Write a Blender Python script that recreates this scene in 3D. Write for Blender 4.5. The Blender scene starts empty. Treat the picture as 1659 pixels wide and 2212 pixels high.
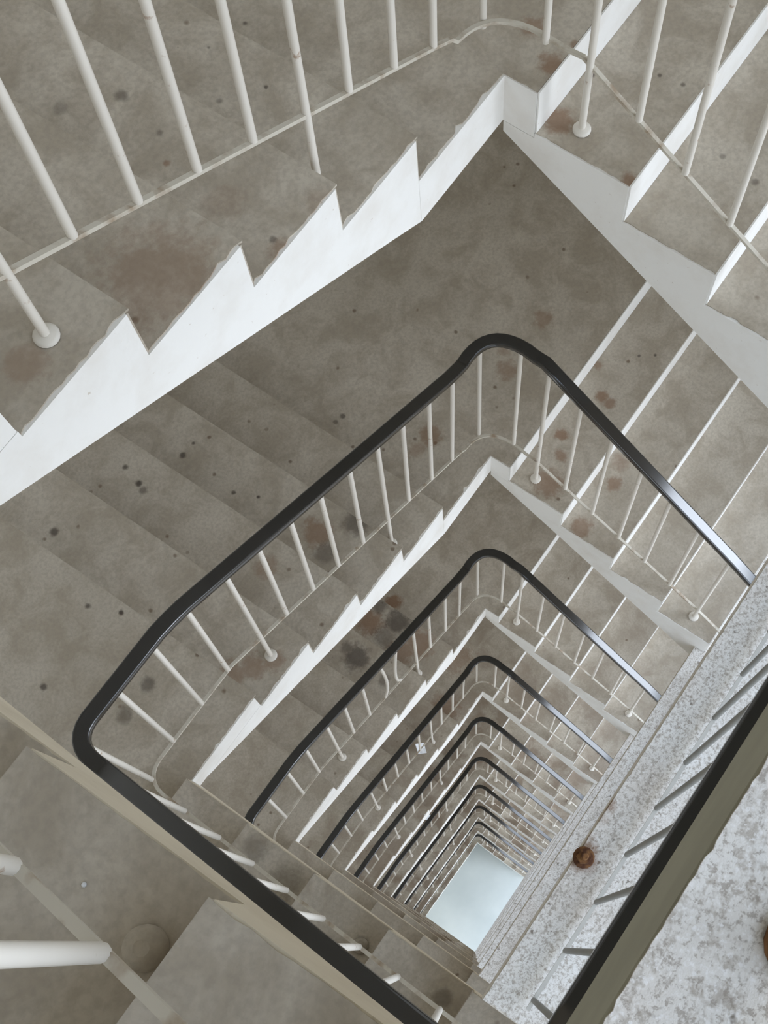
import bpy, math, random
from mathutils import Vector, Matrix

SC = bpy.context.scene
COL = SC.collection

# ------------------------------------------------------------------ layout
# plan axes: x runs from the far well corner along the left flight, y from the
# far well corner along the right flight, z up; z = 0 is the first quarter landing
A, B = 2.154, 1.397            # well opening
W = 1.75                       # flight width
D = 1.45                       # depth of the storey landing
R = 2.625 / 16                 # riser height
U1, G = 0.428, 0.3286          # left flight: first riser, going
V1, G2 = 0.113, 0.3344         # right flight: first riser, going
VB, G3 = 0.03, 0.335            # front flight
T = 0.20                       # slab thickness
NS = 10
ZT = [0.0, -2.625] + [-5.34 - 2.85 * i for i in range(NS - 2)]
ZTOP = 11 * R                  # landing the camera hangs over
ZFLOOR = ZT[-1] - 5 * R
ORD = ['top', 'second', 'third', 'fourth', 'fifth', 'sixth', 'seventh', 'eighth', 'ninth', 'tenth']

def zB(k):                     # level of the storey landing above storey k (0-based)
    return ZTOP if k == 0 else ZT[k - 1] - 5 * R

# ------------------------------------------------------------------ helpers
def mesh(name, verts, faces, mats=(), idx=None, smooth=False):
    me = bpy.data.meshes.new(name)
    me.from_pydata([tuple(v) for v in verts], [], faces)
    for m in mats: me.materials.append(m)
    if idx:
        for p, i in zip(me.polygons, idx): p.material_index = i
    if smooth:
        for p in me.polygons: p.use_smooth = True
    me.update()
    return me

def link(name, me, parent=None, loc=None):
    o = bpy.data.objects.new(name, me)
    COL.objects.link(o)
    if parent is not None: o.parent = parent
    if loc is not None: o.location = loc
    return o

def tag(o, label=None, cat=None, group=None, kind=None):
    if label: o['label'] = label
    if cat: o['category'] = cat
    if group: o['group'] = group
    if kind: o['kind'] = kind
    return o

def copy_tree(o, parent=None):
    c = o.copy(); COL.objects.link(c)
    if parent is not None: c.parent = parent
    for ch in list(o.children): copy_tree(ch, c)
    return c

class MB:
    """collects geometry of one mesh"""
    def __init__(s): s.v = []; s.f = []; s.i = []; s.sm = []
    def add(s, verts, faces, mat=0, smooth=False):
        n = len(s.v); s.v += [tuple(v) for v in verts]
        for f in faces: s.f.append(tuple(a + n for a in f)); s.i.append(mat); s.sm.append(smooth)
    def box(s, a, b, mat=0):
        x0, y0, z0 = a; x1, y1, z1 = b
        s.add([(x0,y0,z0),(x1,y0,z0),(x1,y1,z0),(x0,y1,z0),(x0,y0,z1),(x1,y0,z1),(x1,y1,z1),(x0,y1,z1)],
              [(0,3,2,1),(4,5,6,7),(0,1,5,4),(1,2,6,5),(2,3,7,6),(3,0,4,7)], mat)
    def prism(s, poly, f0, f1, mat=0, capmat=None, cap1=None):
        """poly: 2D points; f0/f1 map a 2D point to 3D on either end"""
        n = len(poly)
        v = [f0(p) for p in poly] + [f1(p) for p in poly]
        s.add(v, [(j, (j+1) % n, n+(j+1) % n, n+j) for j in range(n)], mat)
        s.add(v, [tuple(range(n-1, -1, -1))], mat if capmat is None else capmat)
        s.add(v, [tuple(range(n, 2*n))], mat if cap1 is None else cap1)
    def tube(s, pts, r, n=10, mat=0, caps=True):
        s.sweep(pts, [(r*math.cos(2*math.pi*j/n), r*math.sin(2*math.pi*j/n)) for j in range(n)], mat, caps)
    def sweep(s, pts, prof, mat=0, caps=True, smooth=True):
        pts = [Vector(p) for p in pts]; n = len(prof); rings = []
        for i, p in enumerate(pts):
            t = (pts[min(i+1, len(pts)-1)] - pts[max(i-1, 0)]).normalized()
            ref = Vector((0,0,1)) if abs(t.z) < .9 else Vector((0,1,0))
            side = t.cross(ref).normalized(); up = side.cross(t).normalized()
            rings += [p + side*a + up*b for a, b in prof]
        f = []
        for i in range(len(pts)-1):
            for j in range(n):
                f.append((i*n+j, i*n+(j+1) % n, (i+1)*n+(j+1) % n, (i+1)*n+j))
        s.add(rings, f, mat, smooth)
        if caps:
            s.add(rings, [tuple(range(n-1, -1, -1)), tuple((len(pts)-1)*n + j for j in range(n))], mat)
    def lathe(s, c, prof, n=16, mat=0):
        v = []
        for r, z in prof:
            v += [(c[0]+r*math.cos(2*math.pi*j/n), c[1]+r*math.sin(2*math.pi*j/n), c[2]+z) for j in range(n)]
        f = [(i*n+j, i*n+(j+1) % n, (i+1)*n+(j+1) % n, (i+1)*n+j) for i in range(len(prof)-1) for j in range(n)]
        s.add(v, f, mat, True)
        s.add(v, [tuple((len(prof)-1)*n+j for j in range(n))], mat)
    def build(s, name, mats):
        me = mesh(name, s.v, s.f, mats, s.i)
        for p, q in zip(me.polygons, s.sm): p.use_smooth = q
        return me

# ------------------------------------------------------------------ materials
def new_mat(name):
    m = bpy.data.materials.new(name); m.use_nodes = True
    nt = m.node_tree; bs = nt.nodes['Principled BSDF']
    return m, nt, bs

def N(nt, kind, **kw):
    n = nt.nodes.new(kind)
    for k, v in kw.items(): setattr(n, k, v)
    return n

def pos_coord(nt):
    return N(nt, 'ShaderNodeNewGeometry').outputs['Position']

def noise(nt, vec, scale, detail=4, rough=.55, dist=0):
    n = N(nt, 'ShaderNodeTexNoise'); n.inputs['Scale'].default_value = scale
    n.inputs['Detail'].default_value = detail; n.inputs['Roughness'].default_value = rough
    n.inputs['Distortion'].default_value = dist
    nt.links.new(vec, n.inputs['Vector']); return n.outputs['Fac']

def ramp(nt, fac, stops):
    r = N(nt, 'ShaderNodeValToRGB'); e = r.color_ramp.elements
    while len(e) < len(stops): e.new(.5)
    for el, (p, c) in zip(e, stops):
        el.position = p; el.color = (c, c, c, 1) if not hasattr(c, '__len__') else (*c, 1)
    nt.links.new(fac, r.inputs['Fac']); return r.outputs['Color']

def mix(nt, fac, a, b, mode='MIX'):
    m = N(nt, 'ShaderNodeMix', data_type='RGBA', blend_type=mode)
    for sock, val in ((m.inputs['Factor'], fac), (m.inputs['A'], a), (m.inputs['B'], b)):
        if hasattr(val, 'is_output'): nt.links.new(val, sock)
        elif hasattr(val, '__len__'): sock.default_value = (*val, 1)
        else: sock.default_value = val
    return m.outputs['Result']

def math_(nt, op, a, b=None):
    m = N(nt, 'ShaderNodeMath', operation=op)
    for i, val in enumerate((a, b)):
        if val is None: continue
        if hasattr(val, 'is_output'): nt.links.new(val, m.inputs[i])
        else: m.inputs[i].default_value = val
    return m.outputs['Value']

def bump(nt, bs, h, strength=.3, dist=.01):
    b = N(nt, 'ShaderNodeBump'); b.inputs['Strength'].default_value = strength
    b.inputs['Distance'].default_value = dist
    nt.links.new(h, b.inputs['Height']); nt.links.new(b.outputs['Normal'], bs.inputs['Normal'])

def spot_mask(nt, pos, spots, wobble=.5):
    """dirt spots with ragged edges at fixed places: (x, y, z, rx, ry, strength)"""
    wob = math_(nt, 'SUBTRACT', noise(nt, pos, 22, 6, .7), .5)
    total = None
    for (x, y, z, rx, ry, st) in spots:
        r = (rx+ry)/2; src = pos
        if total is not None:                     # chained so that the shader compiler keeps few values alive
            ma = N(nt, 'ShaderNodeVectorMath', operation='MULTIPLY_ADD')
            nt.links.new(total, ma.inputs[0]); ma.inputs[1].default_value = (1e-7,)*3; nt.links.new(pos, ma.inputs[2]); src = ma.outputs['Vector']
        ln = N(nt, 'ShaderNodeVectorMath', operation='DISTANCE'); nt.links.new(src, ln.inputs[0]); ln.inputs[1].default_value = (x, y, z)
        d = N(nt, 'ShaderNodeMath', operation='MULTIPLY_ADD'); nt.links.new(wob, d.inputs[0]); d.inputs[1].default_value = wobble*4*r
        nt.links.new(ln.outputs['Value'], d.inputs[2])
        mr = N(nt, 'ShaderNodeMapRange', interpolation_type='SMOOTHSTEP')
        mr.inputs['From Min'].default_value = .45*r; mr.inputs['From Max'].default_value = 1.25*r
        mr.inputs['To Min'].default_value = st; mr.inputs['To Max'].default_value = 0
        nt.links.new(d.outputs[0], mr.inputs['Value'])
        total = mr.outputs['Result'] if total is None else math_(nt, 'MAXIMUM', total, mr.outputs['Result'])
    return total

# stains at fixed places: x, y, z, radius along x, radius along y, strength
RUST = [
    (-0.810, -0.211, -2.625, 0.065, 0.052, 0.50), (-0.452, -0.206, -2.625, 0.070, 0.056, 0.50), (-0.534, -0.277, -2.625, 0.042, 0.033, 0.40),
    (-0.677, 0.259, -2.789, 0.048, 0.038, 0.70), (-0.674, 0.313, -2.789, 0.043, 0.034, 0.60), (-0.374, 0.198, -2.789, 0.048, 0.038, 0.70),
    (-0.274, 0.263, -2.789, 0.043, 0.034, 0.60), (-0.105, 0.296, -2.789, 0.100, 0.080, 0.60), (-0.366, 0.554, -2.953, 0.054, 0.043, 0.60),
    (-0.489, 0.520, -2.953, 0.061, 0.049, 0.40), (-0.055, 0.547, -2.953, 0.074, 0.059, 0.60), (-0.825, 0.135, -2.789, 0.033, 0.027, 0.50),
    (-0.106, 0.090, 0.000, 0.047, 0.038, 0.70), (-0.184, -0.026, 0.000, 0.047, 0.038, 0.60), (-0.077, 0.147, -0.164, 0.057, 0.045, 0.70),
    (-0.019, 0.438, -0.164, 0.035, 0.028, 0.70), (-0.197, 0.110, 0.000, 0.021, 0.017, 0.60), (1.25, -0.10, 0.492, 0.16, 0.14, 0.38),
    (0.970, -0.002, 0.328, 0.042, 0.033, 0.50), (0.944, -0.205, 0.328, 0.063, 0.050, 0.20), (1.617, -0.093, 0.656, 0.054, 0.043, 0.35),
    (0.805, 0.001, 0.328, 0.052, 0.042, 0.25), (0.932, -0.389, 0.328, 0.013, 0.010, 0.60), (0.076, -0.325, -2.625, 0.070, 0.056, 0.60),
    (0.908, -0.381, -2.297, 0.087, 0.070, 0.60), (0.180, -0.339, -2.625, 0.058, 0.046, 0.40), (1.210, -0.418, -2.133, 0.063, 0.051, 0.40),
    (1.629, -0.138, -1.969, 0.071, 0.057, 0.50), (1.712, -0.186, -1.969, 0.081, 0.065, 0.50), (1.562, -0.076, -1.969, 0.061, 0.049, 0.50),
    (0.343, -0.598, -5.340, 0.077, 0.061, 0.80), (0.530, -0.225, -5.176, 0.137, 0.109, 0.60), (0.653, -0.282, -5.176, 0.120, 0.096, 0.60),
    (0.602, -0.607, -5.176, 0.120, 0.096, 0.70), (-0.138, -0.417, -8.190, 0.212, 0.170, 0.50), (0.352, -0.217, -8.190, 0.189, 0.151, 0.50),
]
WET = [
    (0.766, -0.255, -2.297, 0.083, 0.066, 0.60), (0.967, -0.283, -2.297, 0.065, 0.052, 0.50), (1.638, -1.232, -1.969, 0.024, 0.020, 0.80),
    (1.768, -0.682, -1.805, 0.014, 0.011, 0.90), (1.827, -0.814, -1.805, 0.018, 0.014, 0.80), (2.198, -0.742, -1.805, 0.020, 0.016, 0.80),
    (1.219, -1.151, -2.133, 0.021, 0.017, 0.90), (1.190, -1.253, -2.133, 0.019, 0.015, 0.80), (1.234, -1.112, -2.133, 0.025, 0.020, 0.60),
    (0.959, -1.149, -2.297, 0.020, 0.016, 0.80), (0.878, -1.147, -2.297, 0.011, 0.009, 0.80), (0.972, -0.829, -2.297, 0.015, 0.012, 0.80),
    (0.923, -0.719, -2.297, 0.011, 0.009, 0.90), (0.247, -0.761, -2.625, 0.019, 0.015, 0.70), (0.293, -0.772, -2.625, 0.016, 0.013, 0.60),
    (1.948, -0.394, -1.805, 0.039, 0.031, 0.60), (2.100, -0.393, -1.805, 0.043, 0.035, 0.50), (0.839, -0.605, 0.328, 0.023, 0.018, 0.55),
    (0.516, -0.432, 0.164, 0.008, 0.006, 0.80), (0.274, -0.729, 0.000, 0.009, 0.008, 0.70), (0.548, -0.709, 0.164, 0.006, 0.004, 0.80),
    (0.501, -0.639, 0.164, 0.007, 0.005, 0.70), (0.873, -0.458, 0.328, 0.013, 0.010, 0.50), (0.955, -0.713, 0.328, 0.027, 0.022, 0.35),
    (0.621, -0.508, 0.164, 0.011, 0.009, 0.50), (0.957, -0.040, 0.328, 0.013, 0.010, 0.60), (0.487, -0.440, -5.176, 0.123, 0.098, 0.75),
    (0.894, -0.499, -5.012, 0.114, 0.091, 0.75), (0.464, -0.623, -5.176, 0.075, 0.060, 0.60), (0.630, -0.462, -5.176, 0.102, 0.082, 0.50),
    (0.876, -0.593, -5.012, 0.060, 0.048, 0.60), (0.919, -0.240, -5.012, 0.054, 0.043, 0.50), (-0.271, 0.145, -0.164, 0.010, 0.008, 0.70),
    (-0.385, 0.314, -0.164, 0.009, 0.007, 0.70), (-0.396, 0.390, -0.164, 0.010, 0.008, 0.60), (-0.351, 0.714, -0.328, 0.016, 0.013, 0.50),
    (-0.374, 0.583, -0.328, 0.013, 0.011, 0.50), (-0.998, 0.290, -2.789, 0.012, 0.010, 0.70), (-1.052, 0.360, -2.789, 0.012, 0.010, 0.80),
    (2.21, .44, -1.477, .06, .05, .35), (2.24, .60, -1.477, .07, .06, .4), (2.265, .97, -1.3125, .04, .035, .55), (2.235, 1.30, -1.148, .04, .035, .5),
]
IRON = [(1.632, 1.412, -.82, .055, .055, .7), (1.45, 1.397, -.835, .03, .03, .8), (1.475, 1.397, -.85, .03, .03, .8), (1.505, 1.397, -.84, .028, .028, .8), (1.57, 1.397, -.84, .03, .03, .6)]

def concrete():
    m, nt, bs = new_mat('stair concrete'); p = pos_coord(nt)
    big = noise(nt, p, 1.6, 5, .6, .3); mid = noise(nt, p, 6, 6, .65, .5); fine = noise(nt, p, 70, 3, .6)
    c = mix(nt, ramp(nt, big, [(.3, 0), (.7, 1)]), (.485, .437, .362), (.61, .555, .47))
    c = mix(nt, ramp(nt, mid, [(.40, .55), (.58, 0)]), c, (.33, .275, .205))
    c = mix(nt, ramp(nt, fine, [(.35, .4), (.6, 0)]), c, (.32, .28, .23))
    v = N(nt, 'ShaderNodeTexVoronoi'); v.inputs['Scale'].default_value = 8; nt.links.new(p, v.inputs['Vector'])
    v.inputs['Randomness'].default_value = 1
    d = math_(nt, 'ADD', v.outputs['Distance'], math_(nt, 'MULTIPLY', math_(nt, 'SUBTRACT', noise(nt, p, 40, 2), .5), .09))
    sel = noise(nt, v.outputs['Position'], 3.3, 1)
    fleck = math_(nt, 'MULTIPLY', ramp(nt, d, [(.05, 1), (.10, 0)]), ramp(nt, sel, [(.46, 0), (.53, .75)]))
    c = mix(nt, fleck, c, (.17, .12, .08))
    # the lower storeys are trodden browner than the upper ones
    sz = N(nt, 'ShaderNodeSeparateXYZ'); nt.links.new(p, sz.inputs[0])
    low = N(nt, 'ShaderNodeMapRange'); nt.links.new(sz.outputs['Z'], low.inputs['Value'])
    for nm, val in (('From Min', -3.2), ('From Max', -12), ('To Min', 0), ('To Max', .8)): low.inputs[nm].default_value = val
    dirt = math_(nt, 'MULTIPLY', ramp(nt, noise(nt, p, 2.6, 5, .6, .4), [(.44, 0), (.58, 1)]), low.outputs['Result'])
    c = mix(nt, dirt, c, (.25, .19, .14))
    c = mix(nt, spot_mask(nt, p, RUST), c, (.24, .13, .07))
    c = mix(nt, spot_mask(nt, p, WET, .35), c, (.075, .06, .05))
    nt.links.new(c, bs.inputs['Base Color']); bs.inputs['Roughness'].default_value = .72
    bs.inputs['Specular IOR Level'].default_value = .3
    bump(nt, bs, fine, .25, .004)
    return m

def white_paint(name='white limewash', hi=(.86, .85, .82), lo=(.78, .75, .70), iron=False):
    m, nt, bs = new_mat(name); p = pos_coord(nt)
    n = noise(nt, p, 5, 6, .6); f = noise(nt, p, 60, 2)
    c = mix(nt, ramp(nt, n, [(.45, 0), (.75, 1)]), hi, lo)
    c = mix(nt, ramp(nt, f, [(.7, 0), (.78, .6)]), c, (.5, .42, .33))
    if iron: c = mix(nt, spot_mask(nt, p, IRON, .4), c, (.24, .12, .05))
    nt.links.new(c, bs.inputs['Base Color']); bs.inputs['Roughness'].default_value = .8
    bs.inputs['Specular IOR Level'].default_value = .2
    bump(nt, bs, f, .15, .004)
    return m

def terrazzo():
    m, nt, bs = new_mat('pale speckled screed'); p = pos_coord(nt)
    a = noise(nt, p, 150, 3, .7); a2 = noise(nt, p, 60, 3, .65); b = noise(nt, p, 4.5, 5, .6); g = noise(nt, p, 38, 3, .6)
    c = mix(nt, ramp(nt, b, [(.35, 0), (.65, 1)]), (.68, .64, .59), (.77, .76, .73))
    c = mix(nt, ramp(nt, a2, [(.38, .8), (.5, 0)]), c, (.42, .38, .33))
    c = mix(nt, ramp(nt, a, [(.36, .7), (.47, 0)]), c, (.30, .26, .22))
    c = mix(nt, ramp(nt, a, [(.56, 0), (.68, .8)]), c, (.86, .85, .84))
    c = mix(nt, ramp(nt, g, [(.29, .9), (.35, 0)]), c, (.2, .17, .14))
    c = mix(nt, spot_mask(nt, p, IRON, .4), c, (.24, .12, .05))
    nt.links.new(c, bs.inputs['Base Color']); bs.inputs['Roughness'].default_value = .75
    bump(nt, bs, a, .2, .004)
    return m

def simple(name, col, rough, spec=.5, nz=None, metal=0):
    m, nt, bs = new_mat(name); p = pos_coord(nt)
    if nz:
        c = mix(nt, ramp(nt, noise(nt, p, nz[0], 4), [(nz[1], 0), (nz[2], 1)]), col, nz[3])
    else:
        c = mix(nt, ramp(nt, noise(nt, p, 9, 3), [(.4, 0), (.6, 1)]), col, [x*.9 for x in col])
    nt.links.new(c, bs.inputs['Base Color'])
    bs.inputs['Roughness'].default_value = rough; bs.inputs['Specular IOR Level'].default_value = spec
    bs.inputs['Metallic'].default_value = metal
    return m

MC = concrete(); MWH = white_paint(); MTZ = terrazzo()
MST = simple('cream enamel on steel', (.74, .70, .63), .45, .4, (25, .66, .74, (.35, .22, .13)))
MRAIL = simple('worn rail enamel', (.60, .56, .48), .5, .4, (18, .5, .7, (.36, .28, .2)))
MHR = simple('black plastic handrail', (.009, .009, .0095), .13, 1.0)
MRUST = simple('rusty iron', (.09, .04, .022), .85, .2, (40, .4, .6, (.22, .11, .045)))
MWALL = simple('stairwell plaster', (.78, .76, .70), .85, .2)
MGR = simple('polished ground floor', (.84, .88, .86), .35, .5, (.5, .35, .65, (.66, .71, .70)))
MPAP = simple('white paper', (.85, .87, .9), .8, .2)
MSTUB = simple('dark olive slab', (.36, .345, .27), .85, .2)  # darker olive than the other storey slabs, nearest landing only
MDW = white_paint('dirty white limewash', (.74, .70, .63), (.60, .54, .45), True)
MOC = white_paint('ochre limewash', (.70, .63, .50), (.60, .53, .41))
MGREY = simple('backlit bar enamel', (.27, .27, .25), .5, .3)  # storey landing bars: shade of their backlit side put into the colour
MGRAIL = simple('dusty grey enamel', (.55, .54, .50), .6, .3)

# ------------------------------------------------------------------ concrete
def ragged(p0, p1, step=.018, amp=.0022, seed=0, inward=(0, 0)):
    """points from p0 to p1 (excluded) pushed inward by a chipped edge"""
    rnd = random.Random(seed); n = max(2, int(math.dist(p0, p1)/step)); out = []
    for i in range(n):
        t = i/n; a = 0 if i == 0 else abs(rnd.gauss(0, amp))*(2 if rnd.random() < .08 else 1)
        out.append((p0[0]+(p1[0]-p0[0])*t + inward[0]*a, p0[1]+(p1[1]-p0[1])*t + inward[1]*a))
    return out

def slab(poly, z0, z1, m=0, top=None):
    b = MB(); b.prism(poly, lambda p: (p[0], p[1], z0), lambda p: (p[0], p[1], z1), m, None, top)
    return b

def lay(poly_edges, z, th=.004):
    return slab(poly_edges, z-.002, z+th)

def left_flight():
    """rises from the far landing to the left landing; open side faces the well at y = 0"""
    root = link('stair_flight', None)
    us = [U1+i*G for i in range(5)]
    prof = [(U1+.0005, -.179), (U1+.0005, R)]
    for i in range(1, 5): prof += [(us[i], i*R), (us[i], (i+1)*R)] if i < 4 else [(us[i], i*R)]
    prof += [(us[4], 5*R-.142), (2.11, 5*R-.142), (1.87, .555), (.58, -.10)]
    b = MB(); b.prism(prof[::-1], lambda p: (p[0], 0, p[1]), lambda p: (p[0], -W, p[1]), 0)
    link('waist_slab', b.build('left_waist', [MWH]), root)
    for i in range(4):
        x0, x1 = us[i]-.012, us[i+1]
        pl = ragged((x0, -.004), (x1-.001, -.004), amp=.0045, seed=i+3, inward=(0, -1)) + [(x1-.001, -.004), (x1-.001, -W), (x0, -W)]
        link('tread', lay(pl, (i+1)*R).build('left_tread', [MC]), root)
    for i in range(4):
        b = MB(); b.box((us[i]-.006, -W, i*R+.005), (us[i]+.0002, -.003, (i+1)*R-.003))
        link('riser', b.build('left_riser', [MC]), root)
    return root

def right_flight(n=5):
    """drops from the far landing to the storey landing; open side faces the well at x = 0"""
    root = link('stair_flight', None)
    vs = [V1+i*G2 for i in range(n)]
    prof = [(.002, -.182), (V1+.0005, -.182), (V1+.0005, -R)]
    for i in range(1, n): prof += [(vs[i], -i*R), (vs[i], -(i+1)*R)]
    prof += [(vs[-1], -n*R-.20), (.002, -.225)]
    b = MB(); b.prism(prof, lambda p: (0, p[0], p[1]), lambda p: (-W, p[0], p[1]), 0)
    link('waist_slab', b.build('right_waist', [MWH]), root)
    for i in range(n-1):
        y0, y1 = vs[i]+.001, vs[i+1]+.004
        pl = [(-W, y0), (-.004, y0)] + ragged((-.004, y0+.001), (-.004, y1), seed=i+13, inward=(-1, 0)) + [(-.004, y1), (-W, y1)]
        link('tread', lay(pl, -(i+1)*R).build('right_tread', [MC]), root)
    for i in range(n):
        b = MB(); b.box((-W, vs[i]+.0005, -(i+1)*R+.005), (-.003, vs[i]+.006, -i*R+.0045))
        link('riser', b.build('right_riser', [MWH]), root)
    return root

def front_flight(rise):
    """rises from the left landing to the storey landing above; open side faces the well at x = A"""
    root = link('stair_flight', None); q = rise/6; z0 = 5*R
    vs = [VB+i*G3 for i in range(6)]
    prof = [(vs[0]+.0005, z0-.14), (vs[0]+.0005, z0+q)]
    for i in range(1, 6):
        prof += [(vs[i], z0+i*q)]
        if i < 5: prof += [(vs[i], z0+(i+1)*q)]
    prof += [(vs[5], z0+5*q-.07)]
    b = MB(); b.prism(prof, lambda p: (A+W, p[0], p[1]), lambda p: (A, p[0], p[1]), 0)
    link('waist_slab', b.build('front_waist', [MOC]), root)
    for i in range(5):
        y0, y1 = vs[i]-.006, vs[i+1]-.001
        pl = [(A+W, y1), (A+.0015, y1)] + ragged((A+.0015, y1-.001), (A+.0015, y0), amp=.0012, seed=i+23, inward=(1, 0)) + [(A+.0015, y0), (A+W, y0)]
        link('tread', lay(pl, z0+(i+1)*q).build('front_tread', [MC]), root)
    for i in range(5):
        b = MB(); b.box((A+.003, vs[i]-.006, z0+i*q+.005), (A+W, vs[i]+.0002, z0+(i+1)*q-.003))
        link('riser', b.build('front_riser', [MC]), root)
    b = MB(); b.lathe((A+.106, .970, z0+3*q+.0045), [(.028, 0), (.027, .010), (.021, .018), (.010, .023)], 20)
    link('footing_pad', b.build('footing_pad', [MC]), root)
    return root

def far_landing():
    root = link('quarter_landing', None)
    pl = [(-W, -W), (U1-.0005, -W), (U1-.0005, 0), (0, 0), (0, V1-.001), (-W, V1-.001)]
    link('slab', slab(pl, -.18, 0).build('far_slab', [MWH]), root)
    e = .004
    top = [(-W, -W), (U1-.0005, -W)] + [(U1-.0005, -e)] + ragged((U1-.001, -e), (-e, -e), amp=.0045, seed=41, inward=(0, -1)) + \
          ragged((-e, -e), (-e, V1-.002), seed=42, inward=(-1, 0)) + [(-e, V1-.001), (-W, V1-.001)]
    link('screed', lay(top, 0).build('far_screed', [MC]), root)
    return root

def left_landing():
    root = link('quarter_landing', None); z = 5*R; u5 = U1+4*G
    pl = [(u5+.002, -W), (A+W, -W), (A+W, VB-.0005), (A, VB-.0005), (A, 0), (u5+.002, 0)]
    link('slab', slab(pl, z-.14, z).build('near_slab', [MWH]), root)
    e = .004
    top = [(u5-.012, -W), (A+W, -W), (A+W, VB-.001), (A+e, VB-.001), (A+e, -e)] + ragged((A-e, -e), (u5-.012, -e), seed=51, inward=(0, -1)) + [(u5-.012, -e)]
    link('screed', lay(top, z).build('near_screed', [MC]), root)
    return root

def storey_landing(near=False):
    root = link('storey_landing', None); y2 = V1+4*G2+.008; y3 = VB+5*G3+.001; ye = B+D
    pl = [(.001, B), (A-.002, B), (A-.002, y3), (A+W, y3), (A+W, ye), (-W, ye), (-W, y2), (.001, y2)]
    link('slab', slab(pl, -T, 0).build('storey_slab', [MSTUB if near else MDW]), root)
    e = .0015
    top = ragged((.001, B+e), (A-e, B+e), .008, .0009, 61, (0, 1)) + ragged((A-e, B+e), (A-e, y3-.01), .012, .004, 62, (-1, 0)) + \
          [(A-e, y3-.01), (A+W, y3-.01), (A+W, ye), (-W, ye), (-W, y2), (.001, y2)]
    link('screed', lay(top, 0).build('storey_screed', [MTZ]), root)
    return root

# ------------------------------------------------------------------ balustrade
def bez(p, c, q, n=8):
    p, c, q = Vector(p), Vector(c), Vector(q)
    return [p*(1-t)**2 + c*2*t*(1-t) + q*t*t for t in [i/n for i in range(n+1)]]

def lerp(tab, x):
    for (x0, y0), (x1, y1) in zip(tab, tab[1:]):
        if x <= x1: return y0 + (y1-y0)*max(0, (x-x0))/(x1-x0)
    return tab[-1][1]

OT, OR_, OB, OY = .10, .087, .10, .125

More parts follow.
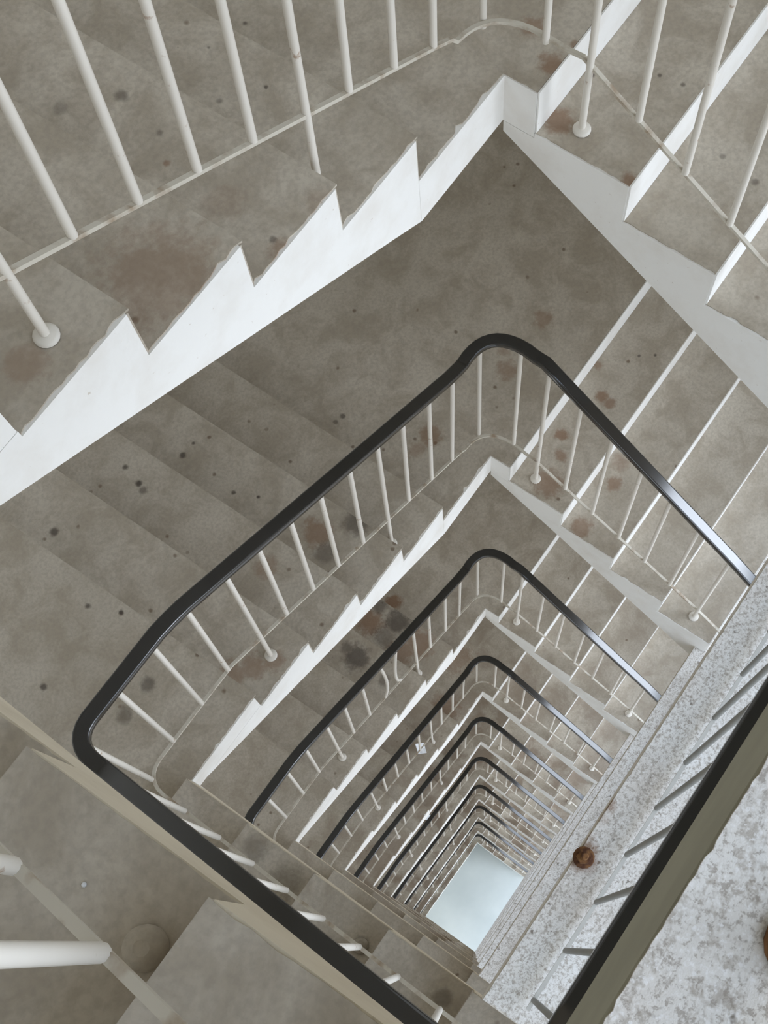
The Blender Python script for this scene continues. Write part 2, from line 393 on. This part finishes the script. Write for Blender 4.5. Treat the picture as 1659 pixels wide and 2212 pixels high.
def balustrade(rise, first=False, bent=False):
    root = link('balustrade', None)
    zb = 5*R + rise                             # storey landing above
    # heights of bottom rail and handrail along each side
    rTR = [(.08, .10), (.20, .11), (1.45, -.61), (1.6, -.63)] if first else [(.08, .06), (.20, .05), (1.45, -.62), (1.6, -.635)]
    hTR = [(.10, 1.03), (.20, 1.03), (1.45, .20), (1.6, .18)]
    rTL = [(-.1, .10), (.04, .11), (.13, .19), (1.70, .956), (1.80, .98), (2.3, .98)] if first else [(-.1, .06), (.04, .08), (.13, .165), (1.70, 1.01), (1.80, 1.015), (2.3, 1.015)]
    hTL = [(-.1, .98), (.08, .985), (.20, 1.03), (1.70, 1.80), (1.80, 1.835), (2.3, 1.84)]
    rBL = [(-.1, 1.0), (-.04, max(1.0, .85+rise/6)), (.0, max(1.0, .85+rise/6)), (.10, .895+rise/6), (1.62, zb+.06), (1.7, zb+.06)]
    hBL = [(-.1, 1.84), (.05, 1.85), (1.62, zb+.98), (1.7, zb+1.0)]
    yb = B+OY
    def path(tr, tl, bl, hb, landing=True):
        P = []
        P += [(.10-.19*t, yb, lerp(tr, 1.6)) for t in (0,)]
        P += [tuple(q) for q in bez((.06, yb, lerp(tr, 1.6)), (-OR_, yb+.01, lerp(tr, 1.6)), (-OR_, yb-.10, lerp(tr, yb-.10)), 6)]
        for y in (1.3, 1.1, .9, .7, .5, .3, .2, .15): P.append((-OR_-.004, y, lerp(tr, y)))
        P += [tuple(q) for q in bez((-OR_-.010, .10, lerp(tr, .1)), (-.112, -.116, (lerp(tr, .08)+lerp(tl, 0))/2), (.09, -OT-.003, lerp(tl, .08)), 10)]
        for x in (.12, .2, .3, .6, 1.0, 1.4, 1.6, 1.7, 1.76, 1.82, 1.95, 2.08): P.append((x, -OT, lerp(tl, x)))
        P += [tuple(q) for q in bez((2.13, -OT, lerp(tl, 2.13)), (A+OB+.008, -OT-.008, lerp(tl, 2.3)), (A+OB, .03, lerp(bl, .03)), 8)]
        for y in (.07, .12, .3, .6, .9, 1.2, 1.35): P.append((A+OB, y, lerp(bl, y)))
        if not landing: return P + [(A+OB, 1.48, lerp(bl, 1.48))]
        P += [tuple(q) for q in bez((A+OB, 1.42, lerp(bl, 1.42)), (A+OB, yb+.012, (lerp(bl, 1.5)+hb)/2), (A, yb+.012, hb), 8)]
        for x in (2.0, 1.5, 1.0, .5, .115): P.append((x, yb+.012, hb))
        return P
    hp = path(hTR, hTL, hBL, zb+1.0); rp = path(rTR, rTL, rBL, zb+.05, False)
    w, h, c = .0275, .018, .010
    c = .007; d = w-c-.001
    prof = [(w, -h+c), (w, h-c-.001), (w, h-c), (w-c*.3, h-c*.3), (w-c, h), (d, h), (-d, h), (-w+c, h), (-w+c*.3, h-c*.3), (-w, h-c), (-w, h-c-.001), (-w, -h+c), (-w+c, -h), (w-c, -h)]
    b = MB(); b.sweep(hp, prof); o = link('handrail', b.build('handrail', [MHR]), root)
    o['label'] = 'black plastic handrail'
    b = MB(); b.sweep(rp, [(.0065, -.005), (.0065, .005), (-.0065, .005), (-.0065, -.005)], smooth=False)
    link('bottom_rail', b.build('bottom_rail', [MRAIL]), root)
    b = MB(); b.box((.12, yb-.006, zb+.030), (2.10, yb+.006, zb+.042))
    tag(link('landing_rail', b.build('landing_rail', [MGRAIL]), root), 'dusty grey bottom rail along the storey landing')
    rad = .0110
    def bar(x, y, z0, z1, foot=None, tx=0, ty=0, m=MST, rad=rad, fm=MST, bow=0, dome=None):
        b = MB(); zz = z0 if foot is None else foot
        za, zc = zz+.006, z1-.012
        ts = [0, 1] if not bow else [j/8 for j in range(9)]
        b.tube([(x+tx*t+bow*math.sin(math.pi*t**.6), y+ty*t, za+(zc-za)*t) for t in ts], rad, 10)
        o = link('baluster', b.build('baluster', [m]), root)
        if foot is not None:
            f = MB(); f.lathe((x, y, foot+.006), dome or [(.028, 0), (.028, .006), (.022, .010), (.012, .013)], 16)
            link('foot_flange', f.build('foot_flange', [fm]), o)
    zl = 5*R
    for y, post in ((.225, 1), (.40, 0), (.575, 0), (.75, 0), (.925, 0), (1.10, 0), (1.30, 4)):
        bar(-OR_, y, lerp(rTR, y), lerp(hTR, y), None if not post else -post*R)
    bar(-.090, .075, .085, 1.01); bar(-.035, -.10, .085, 1.0)
    for x, post in ((.20, 0), (.37, 0), (.55, 0), (.715, 1), (.885, 0), (1.055, 0), (1.22, 0), (1.385, 0), (1.545, 4), (1.725, 0), (1.89, 0), (2.07, 0)):
        bar(x, -OT, lerp(rTL, x), lerp(hTL, x), None if not post else post*R, -.03, bow=0 if not bent else {.885: .045, 1.055: -.04}.get(x, 0))
    bar(A+OB-.02, -.075, 1.0, 1.84)
    q = rise/6
    for y, post in ((.12, 0), (.31, 0), (.485, 0), (.655, 0), (.825, 0), (.985, 0), (1.145, 0), (1.31, 0)):
        bar(A+OB, y, lerp(rBL, y), lerp(hBL, y), None if not post else zl+post*q, fm=MC, dome=[(.047, 0), (.045, .012), (.034, .022), (.013, .028)])
    for i in range(12):
        x = 2.067-.1705*i
        if x < .15: break
        if first and i == 1: bar(x, yb-.03, zb+.03, zb+1.0, zb, 0, .03, MGREY, .009, MRUST)
        else: bar(x, yb, zb+.03, zb+1.0, m=MGREY, rad=.009)
    return root

# ------------------------------------------------------------------ assemble
def place(make, cache, key, z):
    if key not in cache:
        o = make(); cache[key] = o
    else:
        o = copy_tree(cache[key])
    o.location = (0, 0, z)
    return o

cl, cr, cf, cfl, cll, csl, cb = ({} for _ in range(7))
for k in range(NS):
    z = ZT[k]; n = ORD[k]; rise = round(zB(k) - z - 5*R, 4)
    where = 'nearest the camera' if k == 0 else '%s turn down' % n
    lowest = ', lowest of all' if k == NS-1 else ''
    tag(place(left_flight, cl, 0, z), 'left concrete stair flight with white sawtooth side, %s%s' % (where, lowest), 'stairs', 'left stair flights')
    tag(place(right_flight, cr, 0, z), 'right concrete stair flight with white risers, %s%s' % (where, lowest), 'stairs', 'right stair flights')
    tag(place(lambda: front_flight(rise), cf, rise, z), 'lower left concrete stair flight with pale edge, %s%s' % (where, lowest), 'stairs', 'lower left stair flights')
    tag(place(far_landing, cfl, 0, z), 'concrete quarter landing at the top well corner, %s%s' % (where, lowest), 'landing', 'top corner landings')
    tag(place(left_landing, cll, 0, z), 'concrete quarter landing at the left well corner, %s%s' % (where, lowest), 'landing', 'left corner landings')
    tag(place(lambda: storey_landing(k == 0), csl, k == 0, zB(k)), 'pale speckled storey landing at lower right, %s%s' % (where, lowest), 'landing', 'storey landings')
    tag(place(lambda: balustrade(rise, k == 0, k == 2), cb, (rise, k == 0), z), ('cream steel balustrade nearest the camera, its bars running out of the frame' if k == 0 else 'cream steel balustrade with black handrail, %s%s' % (where, lowest)), 'railing', 'stair balustrades')

# ------------------------------------------------------------------ building shell
def struct(name, a, b, m):
    mb = MB(); mb.box(a, b); o = link(name, mb.build(name, [m])); o['kind'] = 'structure'; return o
ZR = ZTOP + 2.7
struct('floor', (-W-.2, -W-.2, ZFLOOR-.2), (A+W+.2, B+D+4, ZFLOOR-.004), MGR)
struct('wall_back', (-W-.2, -W-.2, ZFLOOR), (A+W+.2, -W-.001, ZR), MWALL)
struct('wall_right', (-W-.2, -W, ZFLOOR), (-W-.001, B+D, ZR), MWALL)
struct('wall_left', (A+W+.001, -W, ZFLOOR), (A+W+.2, B+D, ZR), MWALL)
struct('ceiling', (-W-.2, -W-.2, ZR), (A+W+.2, B+D, ZR+.2), MWALL)

# ------------------------------------------------------------------ small things lying about
def sheet(name, c, size, rot, label, seed):
    rnd = random.Random(seed); n = 5; v = []; f = []
    for i in range(n):
        for j in range(n):
            x, y = (i/(n-1)-.5)*size, (j/(n-1)-.5)*size*.8
            v.append((c[0]+x*math.cos(rot)-y*math.sin(rot), c[1]+x*math.sin(rot)+y*math.cos(rot), c[2]+.004+(.4*size-y)*.9+abs(x)*.25+rnd.uniform(0, .012)))
    for i in range(n-1):
        for j in range(n-1): f.append((i*n+j, (i+1)*n+j, (i+1)*n+j+1, i*n+j+1))
    o = link(name, mesh(name, v, f, [MPAP]))
    md = o.modifiers.new('thickness', 'SOLIDIFY'); md.thickness = .001; md.offset = 1
    return tag(o, label, 'paper')
sheet('paper_scrap', (.853, -.125, ZT[3]+2*R+.005), .10, .9, 'crumpled white paper scrap lying on a left flight tread, the larger and higher one', 5)
sheet('paper_scrap', (.965, -.235, ZT[5]+2*R+.005), .09, .3, 'small white paper scrap lying on a left flight tread far down the well', 8)
b = MB(); b.lathe((0, 0, 0), [(.003, 0), (.0035, .001), (.0025, .003), (.001, .0035)], 7)
tag(link('plaster_chip', b.build('plaster_chip', [MPAP]), None, (2.245, .862, 5*R+3*R+.005)), 'tiny white plaster chip lying on the lower left stair tread', 'debris')
st = tag(link('rusty_bolt', None, None, (1.634, 1.419, -5*R+.006)), 'rusty bolt stub set in the edge of the pale storey landing', 'bolt')
b = MB(); b.lathe((0, 0, 0), [(.033, 0), (.034, .006), (.029, .010), (.016, .012)], 14); link('washer', b.build('washer', [MRUST]), st)
b = MB(); b.prism([(.024*math.cos(j*math.pi/3), .024*math.sin(j*math.pi/3)) for j in range(6)], lambda p: (p[0], p[1], .0125), lambda p: (p[0]*.93, p[1]*.93, .032)); link('nut', b.build('nut', [MRUST]), st)
b = MB(); b.lathe((0, 0, .0325), [(.012, 0), (.012, .018), (.009, .022)], 10); link('stud', b.build('stud', [MRUST]), st)


# ------------------------------------------------------------------ daylight
wd = bpy.data.worlds.new('daylight'); SC.world = wd; wd.use_nodes = True
nt = wd.node_tree; bg = nt.nodes['Background']
tc = N(nt, 'ShaderNodeTexCoord'); sx = N(nt, 'ShaderNodeSeparateXYZ'); nt.links.new(tc.outputs['Generated'], sx.inputs[0])
c = ramp(nt, math_(nt, 'ADD', math_(nt, 'MULTIPLY', sx.outputs['Z'], .5), .5),
         [(.0, (.20, .18, .15)), (.47, (.30, .28, .25)), (.52, (.92, .98, 1.05)), (1.0, (.55, .72, 1.0))])
nrm = N(nt, 'ShaderNodeVectorMath', operation='NORMALIZE'); nt.links.new(tc.outputs['Generated'], nrm.inputs[0])
dt = N(nt, 'ShaderNodeVectorMath', operation='DOT_PRODUCT'); nt.links.new(nrm.outputs['Vector'], dt.inputs[0])
g = Vector((-.36, .87, .36)).normalized(); dt.inputs[1].default_value = g
glow = math_(nt, 'POWER', math_(nt, 'MAXIMUM', dt.outputs['Value'], 0), 40)          # bright sky lobe added for handrail highlights and directional light
c = mix(nt, glow, c, (4.2, 4.6, 5.2))
nt.links.new(c, bg.inputs['Color']); bg.inputs["Strength"].default_value = 2.45

# ------------------------------------------------------------------ camera
cam = bpy.data.cameras.new('camera'); co = bpy.data.objects.new('camera', cam); COL.objects.link(co)
rows = [[-0.5674775915550574, 0.8233126583383488, -0.011200433148121011],
        [-0.7957364728608166, -0.5448732285503642, 0.2644175307502291],
        [0.21159548398265168, 0.1589636166828782, 0.964343258248414]]
M = Matrix(rows).transposed().to_4x4(); M.translation = (2.0360247, 1.2873707, 2.7016276)
co.matrix_world = M
cam.sensor_fit = 'VERTICAL'; cam.sensor_height = 36; cam.sensor_width = 36
cam.lens = 2436.72*36/2212
cam.shift_x = (829.5-995.27)/2212; cam.shift_y = (1371.9-1106)/2212
cam.clip_start = .02; cam.clip_end = 200
SC.camera = co
vs = SC.view_settings
vs.view_transform = 'Standard'; vs.look = 'None'; vs.gamma = 1; vs.use_curve_mapping = False; vs.exposure = 0
SC.cycles.max_bounces = 8; SC.cycles.diffuse_bounces = 6
